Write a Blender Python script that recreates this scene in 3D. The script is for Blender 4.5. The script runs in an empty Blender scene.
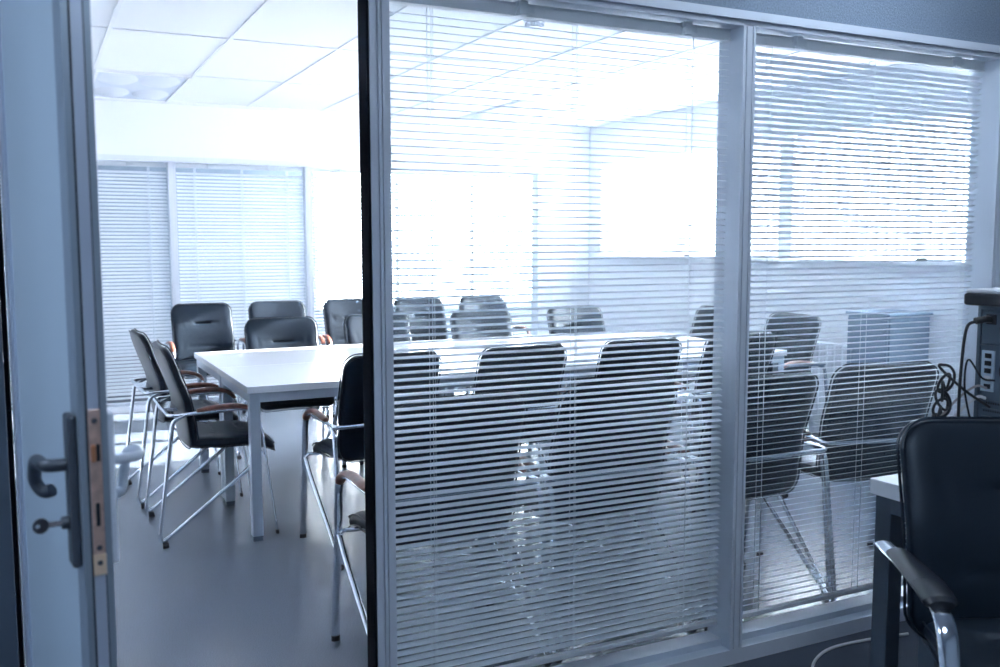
import bpy, bmesh, math, random
from mathutils import Vector, Matrix
random.seed(7)
S = bpy.context.scene
COL = S.collection

# ------------------------------------------------------------------ camera
EYE = 1.42
FPX = 944.0
cam_d = bpy.data.cameras.new('camera')
cam = bpy.data.objects.new('camera', cam_d)
COL.objects.link(cam)
cam_d.sensor_width = 36.0
cam_d.lens = FPX / 1000.0 * 36.0
cam_d.clip_start = 0.05
cam_d.clip_end = 200
def _pix(px, py):
    return Vector((px - 500.0, -(py - 333.5), -FPX))
_Y = _pix(27, 244).normalized()
_X = _pix(2400, 240).normalized()
_X = (_X - _Y * _X.dot(_Y)).normalized()
_Z = _X.cross(_Y)
cam.matrix_world = Matrix.Translation((0, 0, EYE)) @ Matrix((_X, _Y, _Z)).to_4x4()
cam_d.dof.use_dof = True
cam_d.dof.focus_distance = 3.6
cam_d.dof.aperture_fstop = 4.0
S.camera = cam

# ------------------------------------------------------------------ world, sun, exposure
W = bpy.data.worlds.new('sky')
S.world = W
W.use_nodes = True
bg = W.node_tree.nodes['Background']
bg.inputs['Color'].default_value = (0.935, 0.945, 1.0, 1)
bg.inputs['Strength'].default_value = 9.0
sun_d = bpy.data.lights.new('sun', 'SUN')
sun_d.energy = 16.0
sun_d.angle = math.radians(0.5)
sun_d.color = (1.0, 0.97, 0.93)
sun = bpy.data.objects.new('sun', sun_d)
COL.objects.link(sun)
sun.rotation_euler = Vector((-1.0, 0.05, -0.325)).to_track_quat('-Z', 'Y').to_euler()
S.view_settings.view_transform = 'Standard'
S.view_settings.look = 'None'
S.view_settings.exposure = 2.5
S.view_settings.gamma = 1.0
S.view_settings.use_curve_mapping = False
S.cycles.use_denoising = True
S.cycles.max_bounces = 10
S.cycles.diffuse_bounces = 7
S.cycles.transparent_max_bounces = 40
S.cycles.sample_clamp_indirect = 6.0

def area(name, loc, size, direction, energy, color=(1, 1, 1), portal=False):
    d = bpy.data.lights.new(name, 'AREA')
    d.shape = 'RECTANGLE'
    d.size, d.size_y = size
    d.energy = energy
    d.color = color
    o = bpy.data.objects.new(name, d)
    COL.objects.link(o)
    o.location = loc
    o.rotation_euler = Vector(direction).to_track_quat('-Z', 'Y').to_euler()
    if portal:
        d.cycles.is_portal = True
    return o
RX = 5.25          # right (window) wall of the meeting room
YB = 8.44          # glazed partition at its far end
# sky portals at the windows of the place
area('window_portal', (RX + .10, 5.4, 1.77), (.95, 5.8), (-1, 0, 0), 1, portal=True)
area('window_portal', (5.4, 13.09, 1.48), (3.6, 2.05), (0, -1, 0), 1, portal=True)

# ------------------------------------------------------------------ materials
def mat(name, color, rough=.5, metal=0.0, spec=.5, bump=None, noise=None, coat=0.0, trans=None, emit=None):
    m = bpy.data.materials.new(name)
    m.use_nodes = True
    nt = m.node_tree
    b = nt.nodes['Principled BSDF']
    b.inputs['Base Color'].default_value = (*color, 1)
    b.inputs['Roughness'].default_value = rough
    b.inputs['Metallic'].default_value = metal
    b.inputs['Specular IOR Level'].default_value = spec
    b.inputs['Coat Weight'].default_value = coat
    b.inputs['Coat Roughness'].default_value = .12
    tc = nt.nodes.new('ShaderNodeTexCoord')
    if noise:
        sc, lo, hi = noise[:3]
        n = nt.nodes.new('ShaderNodeTexNoise')
        n.inputs['Scale'].default_value = sc
        n.inputs['Detail'].default_value = noise[3] if len(noise) > 3 else 4
        nt.links.new(tc.outputs['Object'], n.inputs['Vector'])
        r = nt.nodes.new('ShaderNodeMapRange')
        r.inputs['From Min'].default_value = .3
        r.inputs['From Max'].default_value = .7
        r.inputs['To Min'].default_value = lo
        r.inputs['To Max'].default_value = hi
        nt.links.new(n.outputs['Fac'], r.inputs['Value'])
        mx = nt.nodes.new('ShaderNodeVectorMath')
        mx.operation = 'SCALE'
        mx.inputs[0].default_value = color
        nt.links.new(r.outputs[0], mx.inputs['Scale'])
        nt.links.new(mx.outputs[0], b.inputs['Base Color'])
    if bump:
        n = nt.nodes.new('ShaderNodeTexNoise')
        n.inputs['Scale'].default_value = bump[0]
        n.inputs['Detail'].default_value = 5
        nt.links.new(tc.outputs['Object'], n.inputs['Vector'])
        bp = nt.nodes.new('ShaderNodeBump')
        bp.inputs['Strength'].default_value = bump[1]
        bp.inputs['Distance'].default_value = bump[2]
        nt.links.new(n.outputs['Fac'], bp.inputs['Height'])
        nt.links.new(bp.outputs[0], b.inputs['Normal'])
    if trans:
        out = nt.nodes['Material Output']
        t = nt.nodes.new('ShaderNodeBsdfTranslucent')
        t.inputs['Color'].default_value = (*color, 1)
        mix = nt.nodes.new('ShaderNodeMixShader')
        mix.inputs[0].default_value = trans
        nt.links.new(b.outputs[0], mix.inputs[1])
        nt.links.new(t.outputs[0], mix.inputs[2])
        nt.links.new(mix.outputs[0], out.inputs['Surface'])
    if emit:
        b.inputs['Emission Color'].default_value = (*emit[0], 1)
        b.inputs['Emission Strength'].default_value = emit[1]
    return m

def glass_mat(name, tint, ior=1.45, rough=0.0):
    m = bpy.data.materials.new(name)
    m.use_nodes = True
    nt = m.node_tree
    nt.nodes.remove(nt.nodes['Principled BSDF'])
    out = nt.nodes['Material Output']
    t = nt.nodes.new('ShaderNodeBsdfTransparent')
    t.inputs['Color'].default_value = (*tint, 1)
    g = nt.nodes.new('ShaderNodeBsdfGlossy')
    g.inputs['Roughness'].default_value = rough
    f = nt.nodes.new('ShaderNodeFresnel')
    f.inputs['IOR'].default_value = ior
    geo = nt.nodes.new('ShaderNodeNewGeometry')      # one value for entering and leaving the thin pane
    mul = nt.nodes.new('ShaderNodeMath'); mul.operation = 'MULTIPLY_ADD'
    mul.inputs[1].default_value = 1.0 / ior - ior
    mul.inputs[2].default_value = ior
    nt.links.new(geo.outputs['Backfacing'], mul.inputs[0])
    f2 = nt.nodes.new('ShaderNodeFresnel')
    # Fresnel node inverts ior on back faces by itself; feed it the reciprocal there
    nt.links.new(mul.outputs[0], f2.inputs['IOR'])
    mix = nt.nodes.new('ShaderNodeMixShader')
    nt.links.new(f2.outputs[0], mix.inputs[0])
    nt.links.new(t.outputs[0], mix.inputs[1])
    nt.links.new(g.outputs[0], mix.inputs[2])
    nt.links.new(mix.outputs[0], out.inputs['Surface'])
    return m

M = {}
M['white_paint'] = mat('white_paint', (.84, .86, .89), .6)
M['ceiling'] = mat('ceiling_tile', (.84, .86, .89), .75, bump=(180, .15, .002))
M['grid'] = mat('ceiling_grid', (.80, .82, .86), .5)
M['vinyl'] = mat('floor_vinyl', (.132, .158, .20), .24, spec=.85, noise=(260, .72, 1.28, 2), bump=(300, .12, .001))
M['carpet'] = mat('office_carpet', (.05, .062, .088), .95, noise=(300, .5, 1.5, 3), bump=(420, .6, .003))
M['wallpaper'] = mat('woodchip_wallpaper', (.20, .255, .34), .7, noise=(170, .75, 1.25, 4), bump=(190, .7, .004))
M['alu'] = mat('anodised_aluminium', (.64, .69, .78), .36, metal=.15, noise=(3, .95, 1.05))
M['alu_white'] = mat('white_aluminium', (.72, .76, .83), .35)
M['alu_dark'] = mat('dark_gasket_shade', (.006, .008, .013), .95, spec=.05)  # black of the seals, also used as painted shade on the doorway jamb
M['glass'] = glass_mat('glass', (.97, .985, .99))
M['slat'] = mat('blind_slat', (.80, .84, .90), .38, trans=.04)
M['slat_far'] = mat('far_blind_slat', (.80, .82, .86), .45, trans=.06)
M['rail'] = mat('blind_rail', (.86, .88, .91), .4, trans=.3)
M['cord'] = mat('blind_cord', (.80, .84, .9), .7)
M['louvre'] = mat('louvre_fabric', (.88, .90, .93), .8, trans=.5)
M['leather'] = mat('black_leather', (.006, .0115, .020), .40, spec=.40, bump=(140, .12, .002), coat=0)
M['leather'].node_tree.nodes['Principled BSDF'].inputs['Specular Tint'].default_value = (.70, .83, 1, 1)
M['chrome'] = mat('chrome', (.72, .77, .84), .13, metal=1.0)
M['wood'] = mat('red_wood', (.20, .068, .045), .32, noise=(30, .7, 1.3), coat=.4)
M['black_pad'] = mat('black_pad', (.015, .019, .028), .35)
M['foot'] = mat('black_plastic', (.012, .014, .02), .5)
M['table_top'] = mat('white_laminate', (.78, .80, .84), .22)
M['table_metal'] = mat('grey_powder_coat', (.42, .49, .58), .4, metal=.1)
M['desk_metal'] = mat('desk_powder_coat', (.07, .095, .13), .45)
M['door_panel'] = mat('door_panel', (.46, .57, .69), .28)
M['door_alu'] = mat('door_aluminium', (.30, .37, .46), .35, metal=.4)
M['door_alu_light'] = mat('door_aluminium_light', (.46, .53, .66), .35, metal=.3)
M['lock'] = mat('brass_lock_plate', (.62, .44, .38), .38, metal=.55, noise=(60, .8, 1.2))
M['latch'] = mat('copper_latch', (.50, .22, .12), .4, metal=.5)
M['handle'] = mat('dark_handle', (.065, .08, .105), .4, metal=.3)
M['handle_light'] = mat('light_handle', (.62, .68, .78), .4)
M['key'] = mat('key_metal', (.11, .11, .13), .4, metal=.6)
M['pc'] = mat('computer_steel', (.085, .12, .16), .4, metal=.3)
M['pc_plate'] = mat('computer_io_plate', (.42, .52, .62), .35, metal=.4)
M['pc_dark'] = mat('computer_dark', (.008, .010, .015), .4)
M['cable_black'] = mat('black_cable', (.012, .014, .018), .45)
M['cable_grey'] = mat('grey_cable', (.30, .28, .29), .5)
M['cable_white'] = mat('white_cable', (.55, .56, .60), .5)
M['radiator'] = mat('radiator_white', (.78, .81, .86), .4)
M['cabinet'] = mat('cabinet_grey', (.22, .30, .40), .5)
M['lamp_reflector'] = mat('louvre_reflector', (.62, .68, .78), .3, metal=.3)
M['backwall'] = mat('neighbour_wall', (.45, .52, .60), .7)
M['paper'] = mat('paper', (.8, .82, .86), .7)
M['plastic_white'] = mat('white_plastic', (.75, .78, .82), .4)

# ------------------------------------------------------------------ mesh helpers
def new_obj(name, bm, m, parent=None, smooth=False, sharp=None):
    me = bpy.data.meshes.new(name)
    bmesh.ops.recalc_face_normals(bm, faces=bm.faces)
    bm.to_mesh(me)
    bm.free()
    me.materials.append(m)
    if smooth:
        for p in me.polygons:
            p.use_smooth = True
    o = bpy.data.objects.new(name, me)
    COL.objects.link(o)
    if parent:
        o.parent = parent
    if smooth:
        try:
            me.set_sharp_from_angle(angle=math.radians(sharp or 40))
        except Exception:
            pass
    return o

def empty(name, loc=(0, 0, 0), rz=0):
    o = bpy.data.objects.new(name, None)
    o.empty_display_size = .1
    COL.objects.link(o)
    o.location = loc
    o.rotation_euler = (0, 0, rz)
    return o

def tag(o, label=None, cat=None, group=None, kind=None):
    if label: o['label'] = label
    if cat: o['category'] = cat
    if group: o['group'] = group
    if kind: o['kind'] = kind
    return o

def struct(o, label=None):
    o['kind'] = 'structure'
    if label: o['label'] = label
    return o

def box(bm, x0, x1, y0, y1, z0, z1, bevel=0.0):
    c = Vector(((x0 + x1) / 2, (y0 + y1) / 2, (z0 + z1) / 2))
    r = bmesh.ops.create_cube(bm, size=1.0, matrix=Matrix.Translation(c) @ Matrix.Diagonal((abs(x1 - x0), abs(y1 - y0), abs(z1 - z0), 1)))
    if bevel:
        es = set()
        for v in r['verts']:
            for e in v.link_edges: es.add(e)
        bmesh.ops.bevel(bm, geom=list(es), offset=bevel, segments=2, profile=.5, affect='EDGES')
    return bm

def B(*boxes, bevel=0.0):
    bm = bmesh.new()
    for b in boxes: box(bm, *b, bevel=bevel)
    return bm

def catmull(pts, n=6):
    P = [Vector(p) for p in pts]
    P = [P[0] * 2 - P[1]] + P + [P[-1] * 2 - P[-2]]
    out = []
    for i in range(1, len(P) - 2):
        a, b, c, d = P[i - 1], P[i], P[i + 1], P[i + 2]
        for k in range(n):
            t = k / n
            out.append(.5 * ((2 * b) + (c - a) * t + (2 * a - 5 * b + 4 * c - d) * t * t + (3 * b - a - 3 * c + d) * t ** 3))
    out.append(P[-2])
    return out

def fillet(pts, r, n=6):
    """polyline with rounded corners"""
    P = [Vector(p) for p in pts]
    out = [P[0]]
    for i in range(1, len(P) - 1):
        a = (P[i - 1] - P[i]); b = (P[i + 1] - P[i])
        rr = min(r, a.length * .48, b.length * .48)
        s, e = P[i] + a.normalized() * rr, P[i] + b.normalized() * rr
        for k in range(n + 1):
            t = k / n
            out.append(s * (1 - t) ** 2 + P[i] * 2 * t * (1 - t) + e * t * t)
    out.append(P[-1])
    return out

def sweep(bm, path, ra, rb=None, side=None, seg=10, scale=None):
    """sweep an ellipse; ra is the half size along `side`, rb across it"""
    rb = rb or ra
    n = len(path)
    rings = []
    prev = None
    for i, p in enumerate(path):
        t = (path[min(i + 1, n - 1)] - path[max(i - 1, 0)])
        if t.length < 1e-9: t = Vector((0, 0, 1))
        t.normalize()
        if side is not None:
            s = Vector(side)
            s = (s - t * s.dot(t)).normalized()
        else:
            if prev is None:
                s = t.orthogonal().normalized()
            else:
                s = (prev - t * prev.dot(t))
                s = s.normalized() if s.length > 1e-6 else t.orthogonal().normalized()
            prev = s
        u = t.cross(s)
        k = scale(i / (n - 1)) if scale else 1
        rings.append([bm.verts.new(p + s * math.cos(a) * ra * k + u * math.sin(a) * rb * k) for a in [2 * math.pi * j / seg for j in range(seg)]])
    for i in range(n - 1):
        for j in range(seg):
            bm.faces.new((rings[i][j], rings[i][(j + 1) % seg], rings[i + 1][(j + 1) % seg], rings[i + 1][j]))
    bm.faces.new(rings[0]); bm.faces.new(rings[-1][::-1])
    return bm

def tube(path, ra, rb=None, side=None, seg=10, scale=None):
    bm = bmesh.new()
    return sweep(bm, [Vector(p) for p in path], ra, rb, side, seg, scale)

def pillow(a, b, R, th, fmap, dent=None, N=24, rings=22, belly=.35):
    """rounded cushion. outline a x b (half sizes), corner radius R, thickness th; fmap(x,h,d)->Vector"""
    bm = bmesh.new()
    out = []
    def arc(cx, cy, a0):
        for k in range(N // 4 + 1):
            t = a0 + math.pi / 2 * k / (N // 4)
            out.append((cx + R * math.cos(t), cy + R * math.sin(t)))
    segs = 8
    def line(p, q):
        for k in range(1, segs):
            out.append((p[0] + (q[0] - p[0]) * k / segs, p[1] + (q[1] - p[1]) * k / segs))
    arc(a - R, b - R, 0); line((a - R, b), (-a + R, b))
    arc(-a + R, b - R, math.pi / 2); line((-a, b - R), (-a, -b + R))
    arc(-a + R, -b + R, math.pi); line((-a + R, -b), (a - R, -b))
    arc(a - R, -b + R, 1.5 * math.pi); line((a, -b + R), (a, b - R))
    n = len(out)
    ks = [math.sin(math.pi / 2 * (i / rings)) for i in range(1, rings + 1)]
    def layer(sign):
        vs = []
        c = bm.verts.new(fmap(0, 0, sign * th / 2 + (dent(0, 0, sign) if dent else 0)))
        for k in ks[:-1]:
            d0 = sign * th / 2 * (1 - k ** 14) ** .5 * (1 - belly * k ** 3 * .3)
            row = []
            for (x, y) in out:
                d = d0 + (dent(x * k, y * k, sign) if dent else 0)
                row.append(bm.verts.new(fmap(x * k, y * k, d)))
            vs.append(row)
        return c, vs
    cf, F = layer(1)
    cb, Bk = layer(-1)
    rim = [bm.verts.new(fmap(x, y, 0)) for (x, y) in out]
    for c, L in ((cf, F), (cb, Bk)):
        for j in range(n):
            bm.faces.new((c, L[0][j], L[0][(j + 1) % n]))
        LL = L + [rim]
        for i in range(len(LL) - 1):
            for j in range(n):
                bm.faces.new((LL[i][j], LL[i + 1][j], LL[i + 1][(j + 1) % n], LL[i][(j + 1) % n]))
    # piping round the rim
    pr = [fmap(x * 1.004, y * 1.004, 0) for (x, y) in out]
    pr.append(pr[0])
    for off in (.32, -.32):
        pp = [fmap(x * 1.0, y * 1.0, off * th) for (x, y) in out]
        pp.append(pp[0].copy())
        sweep(bm, pp, .0035, seg=5)
    return bm

def children(o):
    return [c for c in bpy.data.objects if c.parent == o]
def copy_tree(o, parent=None):
    c = o.copy()
    COL.objects.link(c)
    if parent:
        c.parent = parent
    for ch in children(o):
        copy_tree(ch, c)
    return c

# ------------------------------------------------------------------ room shells
struct(new_obj('floor', B((-1.2, RX, 2.46, YB + .06, -.1, 0)), M['vinyl']))
struct(new_obj('floor', B((-2.6, RX, -2.6, 2.46, -.1, 0)), M['carpet']))
struct(new_obj('floor', B((-1.2, 8.6, YB + .06, 13.1, -.1, 0)), M['carpet']))
# near side partition wall above and left of the glazing
struct(new_obj('wall_near', B((-2.6, RX, 2.40, 2.52, 2.152, 2.85)), M['wallpaper']))
struct(new_obj('wall_near', B((-2.6, -.13, 2.40, 2.52, 0, 2.152)), M['wallpaper']))
# meeting room
struct(new_obj('wall_left', B((-1.3, -1.2, 2.52, YB, 0, 2.85)), M['white_paint']))
struct(new_obj('wall_far', B((-1.2, 4.80, YB, YB + .12, 2.15, 2.85)), M['white_paint']))
struct(new_obj('wall_far', B((4.80, RX + .1, YB, YB + .12, 0, 2.85)), M['white_paint']))
SILL, HEAD = 1.30, 2.235
struct(new_obj('wall_right', B((RX, RX + .2, 2.40, YB, 0, SILL), (RX, RX + .2, 2.40, YB, HEAD, 2.85),
                               (RX, RX + .2, 8.22, YB, SILL, HEAD), (RX, RX + .2, 5.52, 5.66, SILL, HEAD),
                               (RX, RX + .2, 2.40, 2.60, SILL, HEAD)), M['white_paint']))
# meeting room suspended ceiling
struct(new_obj('ceiling', B((-1.2, RX, 2.52, YB, 2.605, 2.85)), M['ceiling']))
bm = bmesh.new()
k = -2
while .46 + .65 * k < RX:
    x = .46 + .65 * k
    if x > -1.2: box(bm, x - .011, x + .011, 2.53, YB - .01, 2.598, 2.606)
    k += 1
for yy in (3.04, 4.39, 5.73, 7.08):
    box(bm, -1.19, RX - .01, yy - .009, yy + .009, 2.5995, 2.6055)
box(bm, -1.19, RX - .01, YB - .03, YB - .001, 2.585, 2.605)
struct(new_obj('trim_1', bm, M['grid']))
# own office (camera side)
struct(new_obj('ceiling', B((-2.6, RX, -2.6, 2.40, 2.80, 2.9)), M['ceiling']))
struct(new_obj('wall_left', B((-2.7, -2.6, -2.6, 2.5, 0, 2.85)), M['backwall']))
struct(new_obj('wall_rear', B((-2.6, RX, -2.7, -2.6, 0, 2.85)), M['backwall']))
struct(new_obj('wall_right', B((RX, RX + .1, -2.6, 2.4, 0, 2.85)), M['backwall']))
# neighbouring room beyond the far partition
struct(new_obj('wall_far', B((-1.2, 3.6, 13.0, 13.1, 0, 2.85), (3.6, 8.6, 13.0, 13.1, 0, .45), (3.6, 8.6, 13.0, 13.1, 2.5, 2.85),
                             (7.2, 8.6, 13.0, 13.1, .45, 2.5)), M['backwall']))
struct(new_obj('wall_left', B((-1.3, -1.2, YB, 13.1, 0, 2.85)), M['backwall']))
struct(new_obj('wall_right', B((8.6, 8.7, YB, 13.1, 0, 2.85)), M['white_paint']))
struct(new_obj('ceiling', B((-1.2, 8.6, YB + .12, 13.1, 2.75, 2.85)), M['ceiling']))
struct(new_obj('wall_far', B((RX + .1, 8.6, YB, YB + .12, 0, 2.85)), M['white_paint']))

# ------------------------------------------------------------------ glazed partitions
def frame_bars(bm, x0, x1, y0, y1, z0, z1, fr=1):
    """a post with a shadow groove down its face"""
    w = x1 - x0
    a, b = x0 + w * .44, x0 + w * .60
    box(bm, x0, a, y0, y1, z0, z1)
    box(bm, a, b, y0 + .010, y1 - .010, z0, z1)
    box(bm, b, x1, y0, y1, z0, z1)

def glazed(idx, x0, x1, y0, y1, z0, z1, pane_y, m=M['alu'], posts=True, pl=.05, pr=.05):
    """glazed bay: a rail at head and foot, a post at both ends and two panes"""
    w = empty('window_%d' % idx)
    struct(w)
    bm = bmesh.new()
    # head rail in three steps
    box(bm, x0, x1, y0, y1, z1 - .047, z1)
    box(bm, x0, x1, y0 - .010, y0, z1 - .030, z1 - .016)
    # foot rail and inner sill
    box(bm, x0, x1, y0, y0 + .045, z0, z0 + .052)
    box(bm, x0, x1, y0 + .045, y1, z0, z0 + .075)
    new_obj('rail', bm, m, w)
    if pl:
        bm = bmesh.new(); frame_bars(bm, x0, x0 + pl, y0, y1, z0 + .05, z1 - .04)
        new_obj('post', bm, m, w)
    if pr:
        bm = bmesh.new(); frame_bars(bm, x1 - pr, x1, y0, y1, z0 + .05, z1 - .04)
        new_obj('post', bm, m, w)
    for py in pane_y:
        new_obj('glass_pane', B((x0 + pl * .5, x1 - pr * .5, py, py + .005, z0 + .05, z1 - .03)), M['glass'], w)
    return w
PY = (2.403, 2.513)
glazed(1, .872, 2.087, 2.40, 2.52, 0, 2.152, PY, pl=0, pr=.025)
glazed(2, 2.087, 3.335, 2.40, 2.52, 0, 2.152, PY, pl=.025, pr=.03)
glazed(3, 3.335, 4.55, 2.40, 2.52, 0, 2.152, PY, pl=.03, pr=.05)
struct(new_obj('wall_near', B((4.55, RX, 2.40, 2.52, 0, 2.152)), M['wallpaper']))
# door frame
dfm = empty('trim_2'); struct(dfm)
bm = bmesh.new()
box(bm, .818, .836, 2.398, 2.47, 0, 2.15)
box(bm, .836, .842, 2.408, 2.51, 0, 2.15)
box(bm, .842, .850, 2.398, 2.52, 0, 2.15)
box(bm, .850, .853, 2.408, 2.51, 0, 2.15)
box(bm, .853, .874, 2.398, 2.525, 0, 2.15)
new_obj('jamb', bm, M['alu'], dfm)
new_obj('gasket_and_shade', B((.8105, .8175, 2.400, 2.468, 0, 2.10)), M['alu_dark'], dfm)  # black strip paints the shade on the jamb's doorway side
new_obj('jamb', B((-.13, -.060, 2.398, 2.52, 0, 2.15)), M['desk_metal'], dfm)
new_obj('gasket_and_shade', B((-.060, -.050, 2.43, 2.515, 0, 2.10)), M['alu_dark'], dfm)
new_obj('head_rail', B((-.075, .818, 2.398, 2.52, 2.10, 2.15)), M['alu'], dfm)

# far partition
fx = [-1.19, -.05, 1.12, 2.29, 4.70]
for i in range(4):
    glazed(4 + i, fx[i], fx[i + 1], YB, YB + .10, 0, 2.15, (YB + .012, YB + .09), m=M['alu_white'], pl=.03, pr=.03)
struct(new_obj('trim_3', B((4.63, 4.80, YB - .02, YB + .12, 0, 2.15)), M['alu_white']))

# windows in the right wall
for i, (ya, yb_) in enumerate(((5.66, 8.22), (2.60, 5.52))):
    w = empty('window_%d' % (8 + i)); struct(w)
    bm = bmesh.new()
    x0, x1 = RX + .08, RX + .14
    box(bm, x0, x1, ya, yb_, SILL, SILL + .05); box(bm, x0, x1, ya, yb_, HEAD - .05, HEAD)
    box(bm, x0, x1, ya, ya + .05, SILL, HEAD); box(bm, x0, x1, yb_ - .05, yb_, SILL, HEAD)
    mids = (6.9,) if i == 0 else (4.39, 3.4)
    for yy in mids: box(bm, x0, x1, yy - .045, yy + .045, SILL, HEAD)
    new_obj('window_frame', bm, M['white_paint'], w)
    new_obj('glass_pane', B((RX + .108, RX + .112, ya + .03, yb_ - .03, SILL + .03, HEAD - .03)), M['glass'], w)
    new_obj('window_sill', B((RX - .06, RX + .08, ya - .02, yb_ + .02, SILL - .025, SILL)), M['white_paint'], w)
# window of the neighbouring room
w = empty('window_10'); struct(w)
bm = bmesh.new()
for xx in (3.6, 4.8, 6.0, 7.15): box(bm, xx, xx + .05, 13.02, 13.08, .45, 2.5)
box(bm, 3.6, 7.2, 13.02, 13.08, .45, .50); box(bm, 3.6, 7.2, 13.02, 13.08, 2.45, 2.5)
new_obj('window_frame', bm, M['white_paint'], w)
new_obj('glass_pane', B((3.62, 7.18, 13.045, 13.05, .47, 2.48)), M['glass'], w)
# baseboards
struct(new_obj('baseboard_right', B((RX - .015, RX, 2.54, YB - .01, 0, .07)), M['white_paint']))
struct(new_obj('baseboard_far', B((4.82, RX - .02, YB - .015, YB, 0, .07)), M['white_paint']))

# ------------------------------------------------------------------ venetian blinds
def blind(name, x0, x1, yc, z0, z1, pitch, width, tilt, m, label, cords, group=None, clips=(), drop=True, cr=.001):
    """slats run along x; tilt > 0 lifts the far edge"""
    t = empty(name, ((x0 + x1) / 2, yc, z0))
    tag(t, label, 'window blind', group)
    ox, oy, oz = (x0 + x1) / 2, yc, z0
    bm = bmesh.new()
    n = int((z1 - .044 - z0 - .03) / pitch)
    for i in range(n):
        z = z0 + .03 + pitch * (i + .5)
        tl = tilt + random.uniform(-.012, .012)
        sag = random.uniform(-.0006, .0006)
        nx = 9
        rows = []
        for k in range(5):
            s = (k / 4 - .5) * width
            cy_ = s * math.cos(tl)
            cz = s * math.sin(tl) + .0022 * (1 - (2 * k / 4 - 1) ** 2)
            rows.append([bm.verts.new((x0 - ox + (x1 - x0) * j / (nx - 1), cy_, z - oz + cz + sag * math.sin(j * 1.3 + i))) for j in range(nx)])
        for k in range(4):
            for j in range(nx - 1):
                bm.faces.new((rows[k][j], rows[k][j + 1], rows[k + 1][j + 1], rows[k + 1][j]))
    new_obj('slats', bm, m, t, smooth=True)
    new_obj('headrail', B((x0 - ox, x1 - ox, -.014, .014, z1 - .036 - oz, z1 - oz), (x0 - ox, x1 - ox, -.017, -.0135, z1 - .036 - oz, z1 - .031 - oz),
                          (x0 - ox, x1 - ox, -.017, -.0135, z1 - .006 - oz, z1 - oz)), M['rail'], t)
    new_obj('bottom_rail', B((x0 - ox, x1 - ox, -.012, .012, 0, .016), bevel=.003), M['rail'], t)
    for cx in cords:
        bm = bmesh.new()
        for dy in (-width * .52, width * .52):
            sweep(bm, [Vector((cx - ox, dy, .012)), Vector((cx - ox, dy, z1 - .036 - oz))], cr, seg=5)
        sweep(bm, [Vector((cx - ox + .011, -width * .1, .012)), Vector((cx - ox + .011, -width * .1, z1 - .036 - oz))], cr * .8, seg=5)
        for i in range(n):
            z = .03 + pitch * (i + .5)
            sweep(bm, [Vector((cx - ox, -width * .52, z - width * .52 * math.sin(tilt))), Vector((cx - ox, width * .52, z + width * .52 * math.sin(tilt) - .001))], cr * .6, seg=4)
        new_obj('ladder_cord', bm, M['cord'], t)
    for cx in clips:
        c = cx - ox
        zz = z1 - oz
        bm = B((c - .004, c + .024, -.030, -.012, zz - .034, zz + .004), (c - .010, c - .002, -.026, -.012, zz - .012, zz + .004),
               (c - .010, c - .002, -.026, -.012, zz - .037, zz - .028), (c + .024, c + .05, -.020, -.012, zz - .026, zz - .006), bevel=.0015)
        new_obj('mounting_clip', bm, M['plastic_white'], t)
    return t
b1 = blind('venetian_blind', .885, 2.048, 2.462, .125, 2.10, .0208, .025, math.radians(11), M['slat'],
           'white horizontal blind in the wide glass panel beside the doorway', (1.01, 1.475, 1.90), 'blinds of the near partition', clips=(1.28, 1.862), cr=.0009)
b2 = blind('venetian_blind', 2.125, 3.27, 2.462, .125, 2.10, .0208, .025, math.radians(-19), M['slat'],
           'white horizontal blind in the glass panel above the white desk corner', (2.225, 2.70, 3.185), 'blinds of the near partition', clips=(2.32, 3.10), cr=.0009)
b3 = blind('venetian_blind', 3.375, 4.49, 2.462, .125, 2.10, .0208, .025, math.radians(8), M['slat'],
           'white horizontal blind at the right picture edge above the computer', (3.47, 3.93, 4.40), 'blinds of the near partition', clips=(3.6, 4.3), cr=.0009)
flabels = ['pale far blind left of the chairs, behind the door lock', 'pale far blind behind the leftmost pair of chairs', 'pale far blind between the two slim white posts, behind the chairs', 'pale far blind right of the second slim post, lit by a window behind']
for i in range(4):
    blind('venetian_blind', fx[i] + .04, fx[i + 1] - .04 - (.07 if i == 3 else 0), YB + .05, .11, 2.10, .030, .034, math.radians(38 if i < 3 else 22), M['slat_far'],
          flabels[i], [fx[i] + (fx[i + 1] - fx[i]) * q for q in (.16, .5, .84)], 'blinds of the far partition', clips=(fx[i] + .3, fx[i + 1] - .35), cr=.003)

# vertical louvre blinds in the windows
def louvre_blind(ya, yb_, label, deg):
    t = empty('vertical_blind', (RX + .0, (ya + yb_) / 2, SILL)); tag(t, label, 'window blind', 'vertical blinds of the windows')
    oy = (ya + yb_) / 2
    bm = bmesh.new()
    n = int((yb_ - ya) / .085)
    ang = math.radians(deg)
    for i in range(n):
        y = ya + .04 + i * (yb_ - ya - .08) / (n - 1) - oy
        a = ang + random.uniform(-.03, .03)
        w = .040 if deg < 45 else .056
        dx, dy = math.cos(a) * w, math.sin(a) * w
        nrm = Vector((-math.sin(a), math.cos(a), 0)) * .0006
        c = Vector((.025, y, 0))
        vs = []
        for z in (.02, HEAD - SILL - .04):
            for s, q in ((-1, -1), (1, -1), (1, 1), (-1, 1)):
                vs.append(bm.verts.new(c + Vector((dx * s, dy * s, z)) + nrm * q))
        for f in ((0, 1, 2, 3), (4, 5, 6, 7), (0, 1, 5, 4), (1, 2, 6, 5), (2, 3, 7, 6), (3, 0, 4, 7)):
            bm.faces.new([vs[q] for q in f])
    new_obj('louvres', bm, M['louvre'], t)
    new_obj('headrail', B((.005, .045, ya - oy + .01, yb_ - oy - .01, HEAD - SILL - .038, HEAD - SILL - .002)), M['rail'], t)
louvre_blind(5.68, 8.20, 'vertical white blind in the window at the far end of the meeting room', 4)
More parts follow.
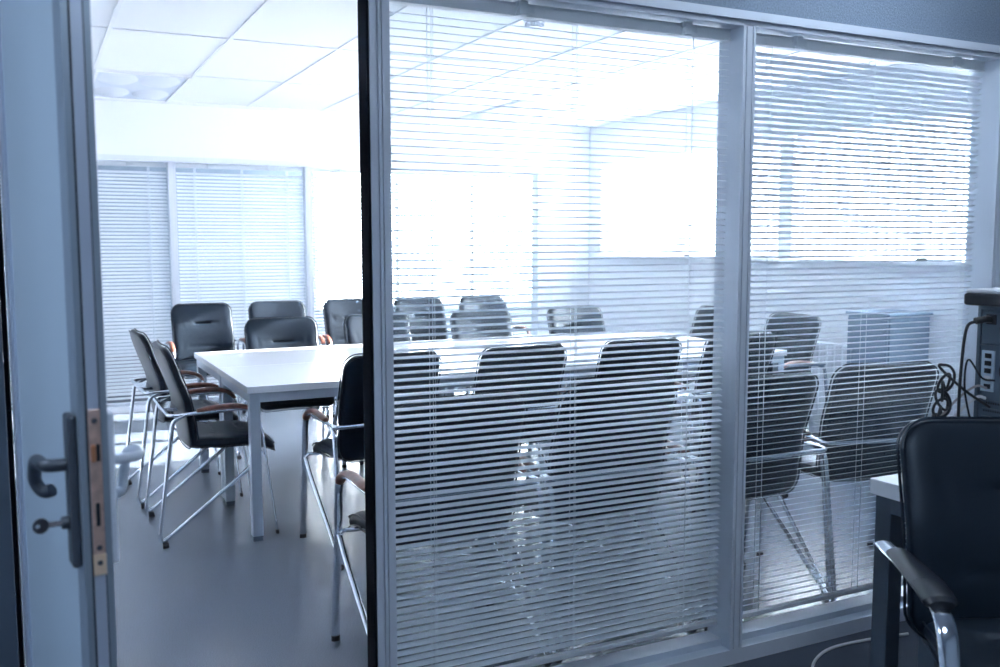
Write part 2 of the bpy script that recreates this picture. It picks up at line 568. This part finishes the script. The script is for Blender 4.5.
louvre_blind(2.62, 5.50, 'vertical white blind in the window nearer the partition, above the radiator', 78)

# ------------------------------------------------------------------ ceiling fittings
def louvre_lamp(name, x0, y0, label):
    t = empty(name, (x0, y0, 2.600)); tag(t, label, 'ceiling light', 'ceiling lights of the meeting room')
    L, Wd = 1.30, .63
    new_obj('housing', B((0, Wd, 0, .02, -.012, .004), (0, Wd, L - .02, L, -.012, .004), (0, .02, .02, L - .02, -.012, .004), (Wd - .02, Wd, .02, L - .02, -.012, .004)), M['white_paint'], t)
    new_obj('reflector', B((.02, Wd - .02, .02, L - .02, .001, .004)), M['lamp_reflector'], t)
    for i in range(2):
        bm = bmesh.new()
        y = L * (i + .5) / 2
        # parabolic lamella, a curved trough between lamps
        for j in range(2):
            xa, xb = .03 + j * .29, .03 + j * .29 + .27
            rows = []
            for k in range(9):
                q = k / 8
                z = -.004 - .040 * (1 - (2 * q - 1) ** 2)
                rows.append([bm.verts.new((xa + (xb - xa) * q, y + s * (.06 + .20 * (1 - (2 * q - 1) ** 2) ** .5), z if s == 0 else 0.0)) for s in (-1, 0, 1)])
            for k in range(8):
                for s in range(2):
                    bm.faces.new((rows[k][s], rows[k + 1][s], rows[k + 1][s + 1], rows[k][s + 1]))
        new_obj('louvre_blade', bm, M['alu_white'], t, smooth=True)
    return t
louvre_lamp('ceiling_light', .47, 7.10, 'square louvred ceiling light seen through the open doorway')
louvre_lamp('ceiling_light', 3.72, 7.10, 'louvred ceiling light seen through the wide blind')
t = empty('smoke_detector', (2.45, 4.50, 2.60)); tag(t, 'small round white smoke detector on the ceiling behind the top of the blind', 'smoke detector')
bm = bmesh.new()
bmesh.ops.create_cone(bm, cap_ends=True, segments=32, radius1=.055, radius2=.065, depth=.02, matrix=Matrix.Translation((0, 0, -.008)))
new_obj('base', bm, M['plastic_white'], t)
bm = bmesh.new()
bmesh.ops.create_cone(bm, cap_ends=True, segments=32, radius1=.034, radius2=.050, depth=.028, matrix=Matrix.Translation((0, 0, -.032)))
new_obj('sensor_head', bm, M['plastic_white'], t)
bm = bmesh.new()
for k in range(12):
    a = k * math.pi / 6
    box(bm, math.cos(a) * .045 - .004, math.cos(a) * .045 + .004, math.sin(a) * .045 - .004, math.sin(a) * .045 + .004, -.04, -.026)
new_obj('vent_slots', bm, M['alu'], t)

# ------------------------------------------------------------------ conference chair
SPY = [(.49, -.085), (.57, -.093), (.69, -.112), (.80, -.152), (.94, -.200)]   # front face of the back: (z, y)
def back_y(z):
    for (za, ya), (zb, yb_) in zip(SPY, SPY[1:]):
        if z <= zb or zb == .94:
            t = (z - za) / (zb - za)
            return ya + (yb_ - ya) * t
def back_map(x, h, d):
    z = .686 + h
    y = (back_y(z - .02) + back_y(z) + back_y(z + .02)) / 3
    y2 = (back_y(z + .03) - back_y(z - .03)) / .06
    n = Vector((0, 1, -y2)).normalized()
    curve = -.018 * (1 - (x / .235) ** 2)
    return Vector((x, y - .026 + curve + .01, z)) + n * d
def back_dent(x, h, s):
    if s < 0:
        return 0
    d = 0.0
    g = math.exp(-((h - .09) / .010) ** 2)
    d -= .0035 * g                                     # seam right across
    slot = math.exp(-((h - .09) / .007) ** 2) * (1 / (1 + math.exp((abs(x) - .065) / .006)))
    d -= .011 * slot                                   # short deep tuck
    g2 = math.exp(-((h + .09) / .012) ** 2)
    d -= .004 * g2
    rr = math.hypot(x / .10, (h - .09) / .05)
    d -= .005 * math.exp(-rr * rr)
    return d
def seat_map(x, h, d):
    # h runs from the back (-) to the front (+)
    y = .085 + h
    z = .462 + .010 * math.cos(x / .235 * 1.4) - (.0 if y < .14 else ((y - .14) / .13) ** 2 * .040) + .006 * (1 if y < 0 else 0)
    return Vector((x, y, z + d))
def seat_dent(x, h, s):
    if s < 0: return 0
    d = -.0045 * math.exp(-((h - .06) / .010) ** 2)
    d -= .010 * math.exp(-((h - .06) / .008) ** 2) * (1 / (1 + math.exp((abs(x) - .06) / .006)))
    return d
def make_chair(arm_mat=M['wood'], big=False, name='conference_chair'):
    t = empty(name)
    new_obj('backrest', pillow(.262 if big else .235, .246, .068, .052, back_map, back_dent, N=32, rings=34), M['leather'], t, smooth=True, sharp=60)
    new_obj('seat', pillow(.235, .200, .045, .060, seat_map, seat_dent, N=32, rings=28), M['leather'], t, smooth=True, sharp=60)
    HX = .285
    for s in (-1, 1):
        x = s * HX
        if not big:
            # rear loop: arm bar -> rear foot -> rising under the seat to the front leg
            path = fillet([(x, -.150, .622), (x, -.205, .60), (x, -.285, .012), (x, .135, .335), (x, .205, .405)], .06, 8)
            leg = new_obj('leg', tube(path, .0105, seg=10), M['chrome'], t, smooth=True)
            new_obj('foot_cap', tube([(x, -.268, .012), (x, -.242, .014)], .0145, seg=10), M['foot'], leg, smooth=True)
        # flat front leg
        if big:
            path = fillet([(x, -.20, .628), (x, .10, .632), (x, .175, .612), (x, .215, .50), (x, .25, .10), (x, .26, .012), (x, -.22, .012)], .07, 8)
            new_obj('arm_frame', tube(path, .019, .0075, side=(1, 0, 0), seg=14), M['chrome'], t, smooth=True)
            new_obj('back_bracket', tube([(x, -.17, .624), (x * .8, -.13, .62)], .010, seg=8), M['chrome'], t, smooth=True)
            new_obj('seat_bracket', tube([(x, .222, .44), (s * .20, .16, .425)], .009, seg=8), M['chrome'], t, smooth=True)
            fr = catmull(path[:1] + [path[0].lerp(path[1], .5)] + path[1:12], 3)
            path = [p + Vector((0, .006, .012)) for p in fr if p.y > -.125 and (p.z > .46)]
            new_obj('armrest', tube(path, .033, .017, side=(1, 0, 0), seg=14, scale=lambda u: min(1, .72 + 2.5 * min(u, 1 - u))), arm_mat, t, smooth=True)
            continue
        path = catmull([(x, .115, .632), (x, .165, .618), (x, .192, .575), (x, .207, .50), (x, .222, .38), (x, .245, .20), (x, .268, .008)], 6)
        leg = new_obj('leg', tube(path, .021 if big else .015, .008 if big else .0065, side=(1, 0, 0), seg=12), M['chrome'], t, smooth=True)
        new_obj('foot_cap', tube([(x, .2665, .020), (x, .2685, 0)], .0165, .009, side=(1, 0, 0), seg=12), M['foot'], leg, smooth=True)
        # armrest
        path = catmull([(x, -.095, .638), (x, -.03, .647), (x, .06, .651), (x, .12, .642), (x, .165, .622), (x, .188, .594)], 6)
        new_obj('armrest', tube(path, .033 if big else .020, .0125, side=(1, 0, 0), seg=14, scale=lambda u: min(1, .72 + 2.5 * min(u, 1 - u))), arm_mat, t, smooth=True)
        new_obj('seat_bracket', tube(fillet([(x, .205, .405), (x * .97, .19, .425), (s * .20, .16, .428)], .02), .008, seg=8), M['chrome'], t, smooth=True)
    if big:
        new_obj('floor_bar', tube([(-HX, -.215, .012), (HX, -.215, .012)], .011, seg=10), M['chrome'], t, smooth=True)
        return t
    # one bar runs from arm to arm behind the back
    path = fillet([(-HX, .13, .632), (-HX, -.03, .629), (-HX, -.222, .622), (HX, -.222, .622), (HX, -.03, .629), (HX, .13, .632)], .035, 7)
    new_obj('arm_bar', tube(path, .0095, seg=10), M['chrome'], t, smooth=True)
    new_obj('back_mount', B((-.10, .10, -.230, -.150, .612, .632), bevel=.003), M['chrome'], t)
    return t

G = 'black leather conference chairs with red wooden arms'
first = make_chair()
used = [False]
def chair(x, y, deg, label):
    if not used[0]:
        o = first; used[0] = True
    else:
        o = copy_tree(first)
    o.location = (x, y, 0)
    o.rotation_euler = (0, 0, math.radians(deg))
    tag(o, label, 'chair', G)
    return o
chair(.775, 4.84, -90, 'black leather chair at the left table end, nearest the door')
chair(.745, 5.605, -88, 'black leather chair at the left table end, second from the door')
chair(1.435, 4.17, 3, 'black leather chair on the near side of the table, cut by the doorway post')
chair(1.22, 2.93, 1, 'black leather chair just inside the doorway post, only arm and legs showing')
chair(1.84, 2.94, 0, 'black leather chair against the glass behind the middle of the wide blind')
chair(2.462, 2.88, -2, 'black leather chair against the glass just right of the white mullion')
chair(3.14, 2.89, -13, 'black leather chair against the glass, rightmost, above the white desk corner')
chair(2.105, 4.175, 2, 'near side table chair, middle one seen through the wide blind')
chair(2.80, 4.17, -2, 'near side table chair, right one seen through the wide blind')
chair(3.45, 4.175, 0, 'near side table chair hidden partly by the white mullion')
chair(4.45, 4.84, 90, 'chair at the right table end, nearest the partition')
chair(4.45, 5.63, 90, 'chair at the right table end, further from the partition')
chair(1.47, 6.00, 178, 'far side table chair with sunlit wrinkled backrest, facing the doorway')
chair(2.15, 6.02, 181, 'far side table chair beside the doorway post, second from the left')
chair(2.93, 6.00, 179, 'far side table chair in front of another, third from the left')
chair(3.74, 6.02, 180, 'far side table chair, rightmost of its row')
chair(1.245, 7.72, 181, 'chair by the far blinds, leftmost, wooden arm beside the table corner')
chair(1.86, 7.74, 180, 'chair by the far blinds directly behind the sunlit chair')
chair(2.485, 7.72, 179, 'chair by the far blinds, right of the slim white post')
chair(3.13, 7.73, 180, 'chair by the far blinds, fourth from the left, just right of the doorway post')
chair(3.76, 7.70, 182, 'chair by the far blinds, fifth from the left, rightmost')

# ------------------------------------------------------------------ tables
def make_table(label, x0, x1, y0, y1, zt=.75, th=.034, group='white meeting tables pushed together', m=M['table_metal'], top=M['table_top'], lw=.05):
    t = empty('meeting_table', ((x0 + x1) / 2, (y0 + y1) / 2, 0)); tag(t, label, 'table', group)
    a, b = (x1 - x0) / 2, (y1 - y0) / 2
    new_obj('tabletop', B((-a, a, -b, b, zt - th, zt), bevel=.003), top, t)
    o = .012
    ap = zt - th
    new_obj('apron', B((-a + o + lw, a - o - lw, -b + o, -b + o + .03, ap - .045, ap), (-a + o + lw, a - o - lw, b - o - .03, b - o, ap - .045, ap),
                       (-a + o, -a + o + .03, -b + o + lw, b - o - lw, ap - .045, ap), (a - o - .03, a - o, -b + o + lw, b - o - lw, ap - .045, ap)), m, t)
    for sx in (-1, 1):
        for sy in (-1, 1):
            cx_, cy_ = sx * (a - o - lw / 2), sy * (b - o - lw / 2)
            lg = new_obj('leg', B((cx_ - lw / 2, cx_ + lw / 2, cy_ - lw / 2, cy_ + lw / 2, .022, ap), bevel=.003), m, t)
            new_obj('foot', B((cx_ - lw * .46, cx_ + lw * .46, cy_ - lw * .46, cy_ + lw * .46, 0, .022)), M['desk_metal'], lg)
    return t
TX = [.895, 2.56, 4.235]
rows = [(4.455, 5.222), (5.226, 6.04)]
tl = [['white meeting table in the front row, corner standing beside the doorway chairs', 'white meeting table in the back row, left one, before the sunlit chair'],
      ['white meeting table in the front row, right one behind the wide blind', 'white meeting table in the back row, right one behind the wide blind']]
for i in range(2):
    for j in range(2):
        make_table(tl[i][j], TX[i] + (.002 if i else 0), TX[i + 1] - .002, *rows[j])

# ------------------------------------------------------------------ radiator, cabinet at the windows
t = empty('radiator', (RX - .09, 4.96, 0)); tag(t, 'white ribbed radiator under the window, seen through the right blind', 'radiator')
for i in range(11):
    y = -.36 + i * .072
    bm = B((-.045, .045, y - .030, y + .030, .16, .70), bevel=.012)
    new_obj('rib', bm, M['radiator'], t)
new_obj('header_pipe', tube([(0, -.40, .66), (0, .40, .66)], .014), M['radiator'], t, smooth=True)
new_obj('header_pipe', tube([(0, -.40, .20), (0, .40, .20)], .014), M['radiator'], t, smooth=True)
new_obj('wall_bracket', B((.02, .085, -.25, -.21, .3, .34), (.02, .085, .21, .25, .3, .34), (-.02, .02, -.25, -.21, 0, .17), (-.02, .02, .21, .25, 0, .17)), M['radiator'], t)
t = empty('low_cabinet', (RX - .22, 4.38, 0)); tag(t, 'grey low cabinet beside the radiator, seen through the right blind', 'cabinet')
new_obj('body', B((-.18, .18, -.17, .17, .05, .945)), M['cabinet'], t)
new_obj('top_board', B((-.20, .20, -.18, .18, .945, .97), bevel=.003), M['cabinet'], t)
d = new_obj('door', B((-.197, -.181, -.16, .16, .07, .93), bevel=.003), M['cabinet'], t)
new_obj('handle', tube(fillet([(-.197, .10, .60), (-.222, .10, .60), (-.222, .10, .72), (-.197, .10, .72)], .01), .004), M['chrome'], d, smooth=True)
new_obj('plinth', B((-.16, .16, -.15, .15, 0, .05)), M['foot'], t)

# ------------------------------------------------------------------ open door
HXD, HYD = -.046, 2.395
LA = math.radians(7.3)
door = empty('door_1', (HXD, HYD, 0), math.radians(-90) + LA)      # local +x runs from the hinge to the free edge
struct(door, 'open aluminium door with a pale panel, at the left picture edge')
DW, DT = .83, .042
# local +y is the side away from the camera (thickness)
new_obj('stile', B((DW - .070, DW - .004, 0, .012, .02, 2.09), (DW - .070, DW - .030, .012, .030, .02, 2.09), (DW - .070, DW - .004, .030, DT, .02, 2.09)), M['door_alu'], door)
new_obj('stile', B((DW - .030, DW, .0125, .0295, .02, 2.09)), M['door_alu_light'], door)
new_obj('edge_gasket', B((DW - .005, DW - .002, .0102, .0124, .02, 2.09), (DW - .005, DW - .002, .0296, .0315, .02, 2.09)), M['alu_dark'], door)
new_obj('stile', B((0, .05, 0, DT, .02, 2.09)), M['door_alu_light'], door)
new_obj('rail', B((.05, DW - .07, 0, DT, 1.99, 2.09), (.05, DW - .07, 0, DT, .02, .14)), M['door_alu_light'], door)
new_obj('panel', B((.05, DW - .07, .008, DT - .008, .14, 1.99)), M['door_panel'], door)
new_obj('glazing_bead', B((.05, .062, .002, .008, .14, 1.99), (DW - .082, DW - .07, .002, .008, .14, 1.99)), M['door_alu_light'], door)
ZL0, ZL1 = .905, 1.165
lp = new_obj('lock_plate', B((DW, DW + .0025, .0125, .0305, ZL0, ZL1), bevel=.0008), M['lock'], door)
new_obj('latch', B((DW + .0025, DW + .010, .0145, .0215, ZL0 + .178, ZL0 + .205), bevel=.002), M['latch'], lp)
new_obj('latch_hole', B((DW + .0025, DW + .0030, .0225, .0280, ZL0 + .178, ZL0 + .205)), M['foot'], lp)
new_obj('bolt_slot', B((DW + .0025, DW + .0031, .0185, .0245, ZL0 + .075, ZL0 + .112)), M['foot'], lp)
for zz in (ZL0 + .040, ZL0 + .016, ZL1 - .018):
    bm = bmesh.new()
    bmesh.ops.create_cone(bm, cap_ends=True, segments=20, radius1=.0048, radius2=.004, depth=.002, matrix=Matrix.Translation((DW + .003, .0215, zz)) @ Matrix.Rotation(math.pi / 2, 4, 'Y'))
    sc_ = new_obj('screw', bm, M['key'], lp)
new_obj('corner_plate', B((DW + .0004, DW + .0034, .0118, .0312, ZL0 - .004, ZL0 + .030), bevel=.0008), mat('brass_end_plate', (.85, .66, .50), .35, metal=.4), lp)
# handles on both sides
hp = new_obj('handle_plate', B((DW - .062, DW - .020, -.014, 0, ZL0 + .005, ZL1 - .010), bevel=.005), M['handle'], door)
zc = 1.075
path = fillet([(DW - .041, -.008, zc), (DW - .041, -.045, zc), (DW - .10, -.047, zc), (DW - .135, -.047, zc - .012), (DW - .160, -.046, zc - .048), (DW - .152, -.034, zc - .068), (DW - .140, -.022, zc - .062)], .028, 6)
new_obj('lever', tube(path, .0115, .010, seg=12), M['handle'], hp, smooth=True)
bm = bmesh.new()
bmesh.ops.create_cone(bm, cap_ends=True, segments=24, radius1=.011, radius2=.010, depth=.012, matrix=Matrix.Translation((DW - .041, -.019, .982)) @ Matrix.Rotation(math.pi / 2, 4, 'X'))
new_obj('lock_cylinder', bm, M['handle'], hp, smooth=True)
hp = new_obj('handle_plate', B((DW - .055, DW - .015, DT, DT + .012, ZL0 + .005, ZL1 - .010), bevel=.004), M['handle_light'], door)
path = fillet([(DW - .035, DT + .010, zc), (DW - .035, DT + .055, zc), (DW - .10, DT + .058, zc), (DW - .150, DT + .056, zc - .014), (DW - .165, DT + .055, zc - .055), (DW - .160, DT + .05, zc - .085), (DW - .15, DT + .035, zc - .085)], .022, 6)
new_obj('lever', tube(path, .010, .008, seg=12), M['handle_light'], hp, smooth=True)
for zz in (.3, 1.85):
    new_obj('hinge', tube([(-.006, -.008, zz), (-.006, -.008, zz + .10)], .009, seg=12), M['door_alu_light'], door, smooth=True)
# key in the lock
k = empty('key', door.matrix_basis @ Vector((0, 0, 0)))
k.rotation_euler = door.rotation_euler
bpy.context.view_layer.update()
dm = Matrix.Translation((HXD, HYD, 0)) @ Matrix.Rotation(math.radians(-90) + LA, 4, 'Z')
k.location = dm @ Vector((DW - .041, -.026, .982))
tag(k, 'small dark key standing in the door lock below the lever', 'key')
new_obj('shaft', tube([(0, 0.004, 0), (0, -.018, 0)], .0032, .005, seg=8), M['key'], k, smooth=True)
bm = bmesh.new()
N = 24
outr = [(math.cos(2 * math.pi * i / N) * .0165, math.sin(2 * math.pi * i / N) * .0165) for i in range(N)]
innr = [(math.cos(2 * math.pi * i / N) * .0045 , math.sin(2 * math.pi * i / N) * .0045) for i in range(N)]
vf = [[bm.verts.new((xx, -.040 + yy, 0) if False else (sx, -.040 + yy, xx)) for (xx, yy) in outr] for sx in (-.0013, .0013)]
vi = [[bm.verts.new((sx, -.046 + yy, xx)) for (xx, yy) in innr] for sx in (-.0013, .0013)]
for i in range(N):
    j = (i + 1) % N
    bm.faces.new((vf[0][i], vf[0][j], vi[0][j], vi[0][i])); bm.faces.new((vf[1][i], vf[1][j], vi[1][j], vi[1][i]))
    bm.faces.new((vf[0][i], vf[0][j], vf[1][j], vf[1][i])); bm.faces.new((vi[0][i], vi[0][j], vi[1][j], vi[1][i]))
bow = new_obj('bow', bm, M['key'], k)
bow.rotation_euler = (0, math.radians(12), 0)
bow.scale = (.8, .72, .8)

# ------------------------------------------------------------------ own office: desk, computer, armchair, cables
dk = make_table('white office desk corner below the right blind, behind the black armchair', 2.13, 3.6, 1.66, 1.90, th=.045, group=None, m=M['desk_metal'], lw=.055)
dk.name = 'office_desk'; del_group = dk.get('group')
pc = empty('computer_tower', (2.5, 1.765, .75)); tag(pc, 'grey steel computer tower on the desk, its back with plugs at the right edge', 'computer')
new_obj('case', B((0.006, .42, -.09, .09, 0, .484), bevel=.003), M['pc'], pc)
new_obj('rear_frame', B((0, .012, -.090, -.082, 0, .484), (0, .012, .080, .090, 0, .484), (0, .012, -.082, .080, .474, .484), (0, .012, -.082, .080, .366, .371)), M['pc'], pc)
ps = new_obj('power_supply', B((.001, .008, -.075, .075, .375, .470), bevel=.002), M['pc'], pc)
new_obj('socket', B((-.002, .004, .030, .062, .432, .462), bevel=.001), M['pc_dark'], ps)
bm = bmesh.new()
for kx in range(6):
    rr = .006 + kx * .007
    pp = [Vector((-.001, -.025 + rr * math.cos(q * math.pi / 12), .423 + rr * math.sin(q * math.pi / 12))) for q in range(25)]
    sweep(bm, pp, .0014, seg=5)
new_obj('fan_grille', bm, M['pc_dark'], ps)
io = new_obj('port_plate', B((.0, .008, .032, .072, .235, .355), bevel=.001), M['pc_plate'], pc)
for zz, mm in ((.340, 'pc_dark'), (.318, 'pc_dark'), (.296, 'pc_dark'), (.274, 'cable_white'), (.250, 'pc_dark')):
    new_obj('port', B((-.003, .003, .040, .060, zz - .007, zz + .007), bevel=.001), M[mm], io)
bm = bmesh.new()
bmesh.ops.create_cone(bm, cap_ends=True, segments=32, radius1=.042, radius2=.042, depth=.004, matrix=Matrix.Translation((.005, -.025, .30)) @ Matrix.Rotation(math.pi / 2, 4, 'Y'))
new_obj('fan', bm, M['pc_dark'], pc)
for i in range(8):
    z = .03 + i * .0235
    bm = B((.003, .0065, -.01, .066, z, z + .014))
    sl = new_obj('slot_cover', bm, M['pc'], pc)
    bm = bmesh.new()
    for q in range(9): box(bm, .0015, .0032, -.004 + q * .0075, 0 + q * .0075, z + .004, z + .010)
    new_obj('vent_holes', bm, M['pc_dark'], sl)
dv = empty('scanner', (2.47, 1.70, 1.236)); tag(dv, 'flat black device lying on top of the computer tower', 'scanner')
new_obj('body', B((0, .42, -.14, .185, 0, .036), bevel=.008), M['pc_dark'], dv)
new_obj('lit_top', B((.005, .415, -.135, .18, .0365, .048), bevel=.004), M['cable_white'], dv)  # pale colour stands for light reflected off the device's top

def cable(name, pts, r, m, label, cat='cable', group=None, straight=False):
    o = new_obj(name, tube(pts if straight else catmull(pts, 8), r, seg=8), M[m], None, smooth=True)
    return tag(o, label, cat, group)
# black power lead
pw = empty('power_cable', (0, 0, 0)); tag(pw, 'black power lead plugged into the top of the computer tower', 'cable')
new_obj('plug', tube([(2.497, 1.811, 1.197), (2.480, 1.813, 1.198), (2.455, 1.822, 1.197), (2.445, 1.830, 1.190)] and catmull([(2.497, 1.811, 1.197), (2.478, 1.814, 1.198), (2.450, 1.826, 1.193)], 5), .011, .008, seg=10), M['cable_black'], pw, smooth=True)
new_obj('lead', tube(catmull([(2.455, 1.824, 1.194), (2.435, 1.842, 1.17), (2.43, 1.850, 1.05), (2.43, 1.852, .92), (2.435, 1.85, .80), (2.44, 1.84, .765)], 8), .0045), M['cable_black'], pw, smooth=True)
cable('network_cable', [(2.495, 1.815, .965), (2.47, 1.825, .968), (2.44, 1.86, .92), (2.405, 1.885, .86), (2.37, 1.885, .80), (2.34, 1.86, .757), (2.30, 1.80, .755)], .0045, 'cable_white', 'pale cable running down from the computer tower ports to the desk')
cable('network_cable', [(2.495, 1.812, .995), (2.47, 1.83, 1.0), (2.44, 1.865, .96), (2.40, 1.892, .90), (2.37, 1.90, .85), (2.33, 1.88, .80), (2.31, 1.84, .757)], .0035, 'cable_grey', 'thin grey cable beside the pale one behind the computer tower')
pts = []
for q in range(96):
    a = q * .62
    pts.append((2.375 + .022 * math.cos(a) + (.0004 * q), 1.885 + .012 * math.sin(a * 1.3), .80 + q * .0024 + .035 * math.sin(a)))
pts = [(2.33, 1.83, .756), (2.35, 1.86, .77)] + pts + [(2.44, 1.845, .99), (2.496, 1.800, .94)]
cable('coiled_cable', pts, .0042, 'cable_black', 'tangled coil of black cable hanging beside the computer tower')
cable('display_cable', [(2.497, 1.79, 1.02), (2.455, 1.80, 1.03), (2.44, 1.835, 1.08), (2.442, 1.845, 1.00), (2.455, 1.83, .90), (2.475, 1.80, .80), (2.47, 1.77, .757)], .003, 'cable_black', 'thin black cable looping down the back of the computer tower')
cable('floor_cable', [(1.93, 2.02, .006), (2.02, 2.13, .006), (2.10, 2.16, .006), (2.22, 2.20, .006), (2.34, 2.29, .006), (2.46, 2.335, .006), (2.62, 2.33, .006), (2.8, 2.3, .006)], .005, 'cable_white', 'thin white cable lying on the dark carpet under the glass')

ac = make_chair(M['black_pad'], True, 'office_armchair'); tag(ac, 'large black leather armchair with black arm pads in the right foreground', 'chair')
AR = math.radians(147)
ac.scale = (1.12, 1.2, 1.05)
ac.rotation_euler = (0, 0, AR)
_c = Matrix.Rotation(AR, 3, 'Z') @ Vector((.285 * 1.12, -.235 * 1.2, 0))
ac.location = (1.935 - _c.x, 1.69 - _c.y, 0)

# unseen fill lamps, added to brighten the own office and the partition front
def fill_lamp(x, y, e, label):
    t = empty('fill_lamp', (x, y, 2.79)); tag(t, label, 'ceiling light', 'added fill lamps of the office')
    new_obj('housing', B((-.31, .31, -.31, -.29, -.03, .009), (-.31, .31, .29, .31, -.03, .009), (-.31, -.29, -.29, .29, -.03, .009), (.29, .31, -.29, .29, -.03, .009)), M['white_paint'], t)
    new_obj('diffuser', B((-.29, .29, -.29, .29, -.02, -.012)), mat('fill_diffuser', (.8, .8, .8), .5, emit=((.72, .85, 1.0), e)), t)
fill_lamp(-1.5, 1.3, 8.5, 'added unseen fill lamp left of the viewer')
fill_lamp(.7, -.3, 5.5, 'added unseen fill lamp above the viewer')
fill_lamp(2.5, 1.75, 3.2, 'added unseen fill lamp over the office desk')
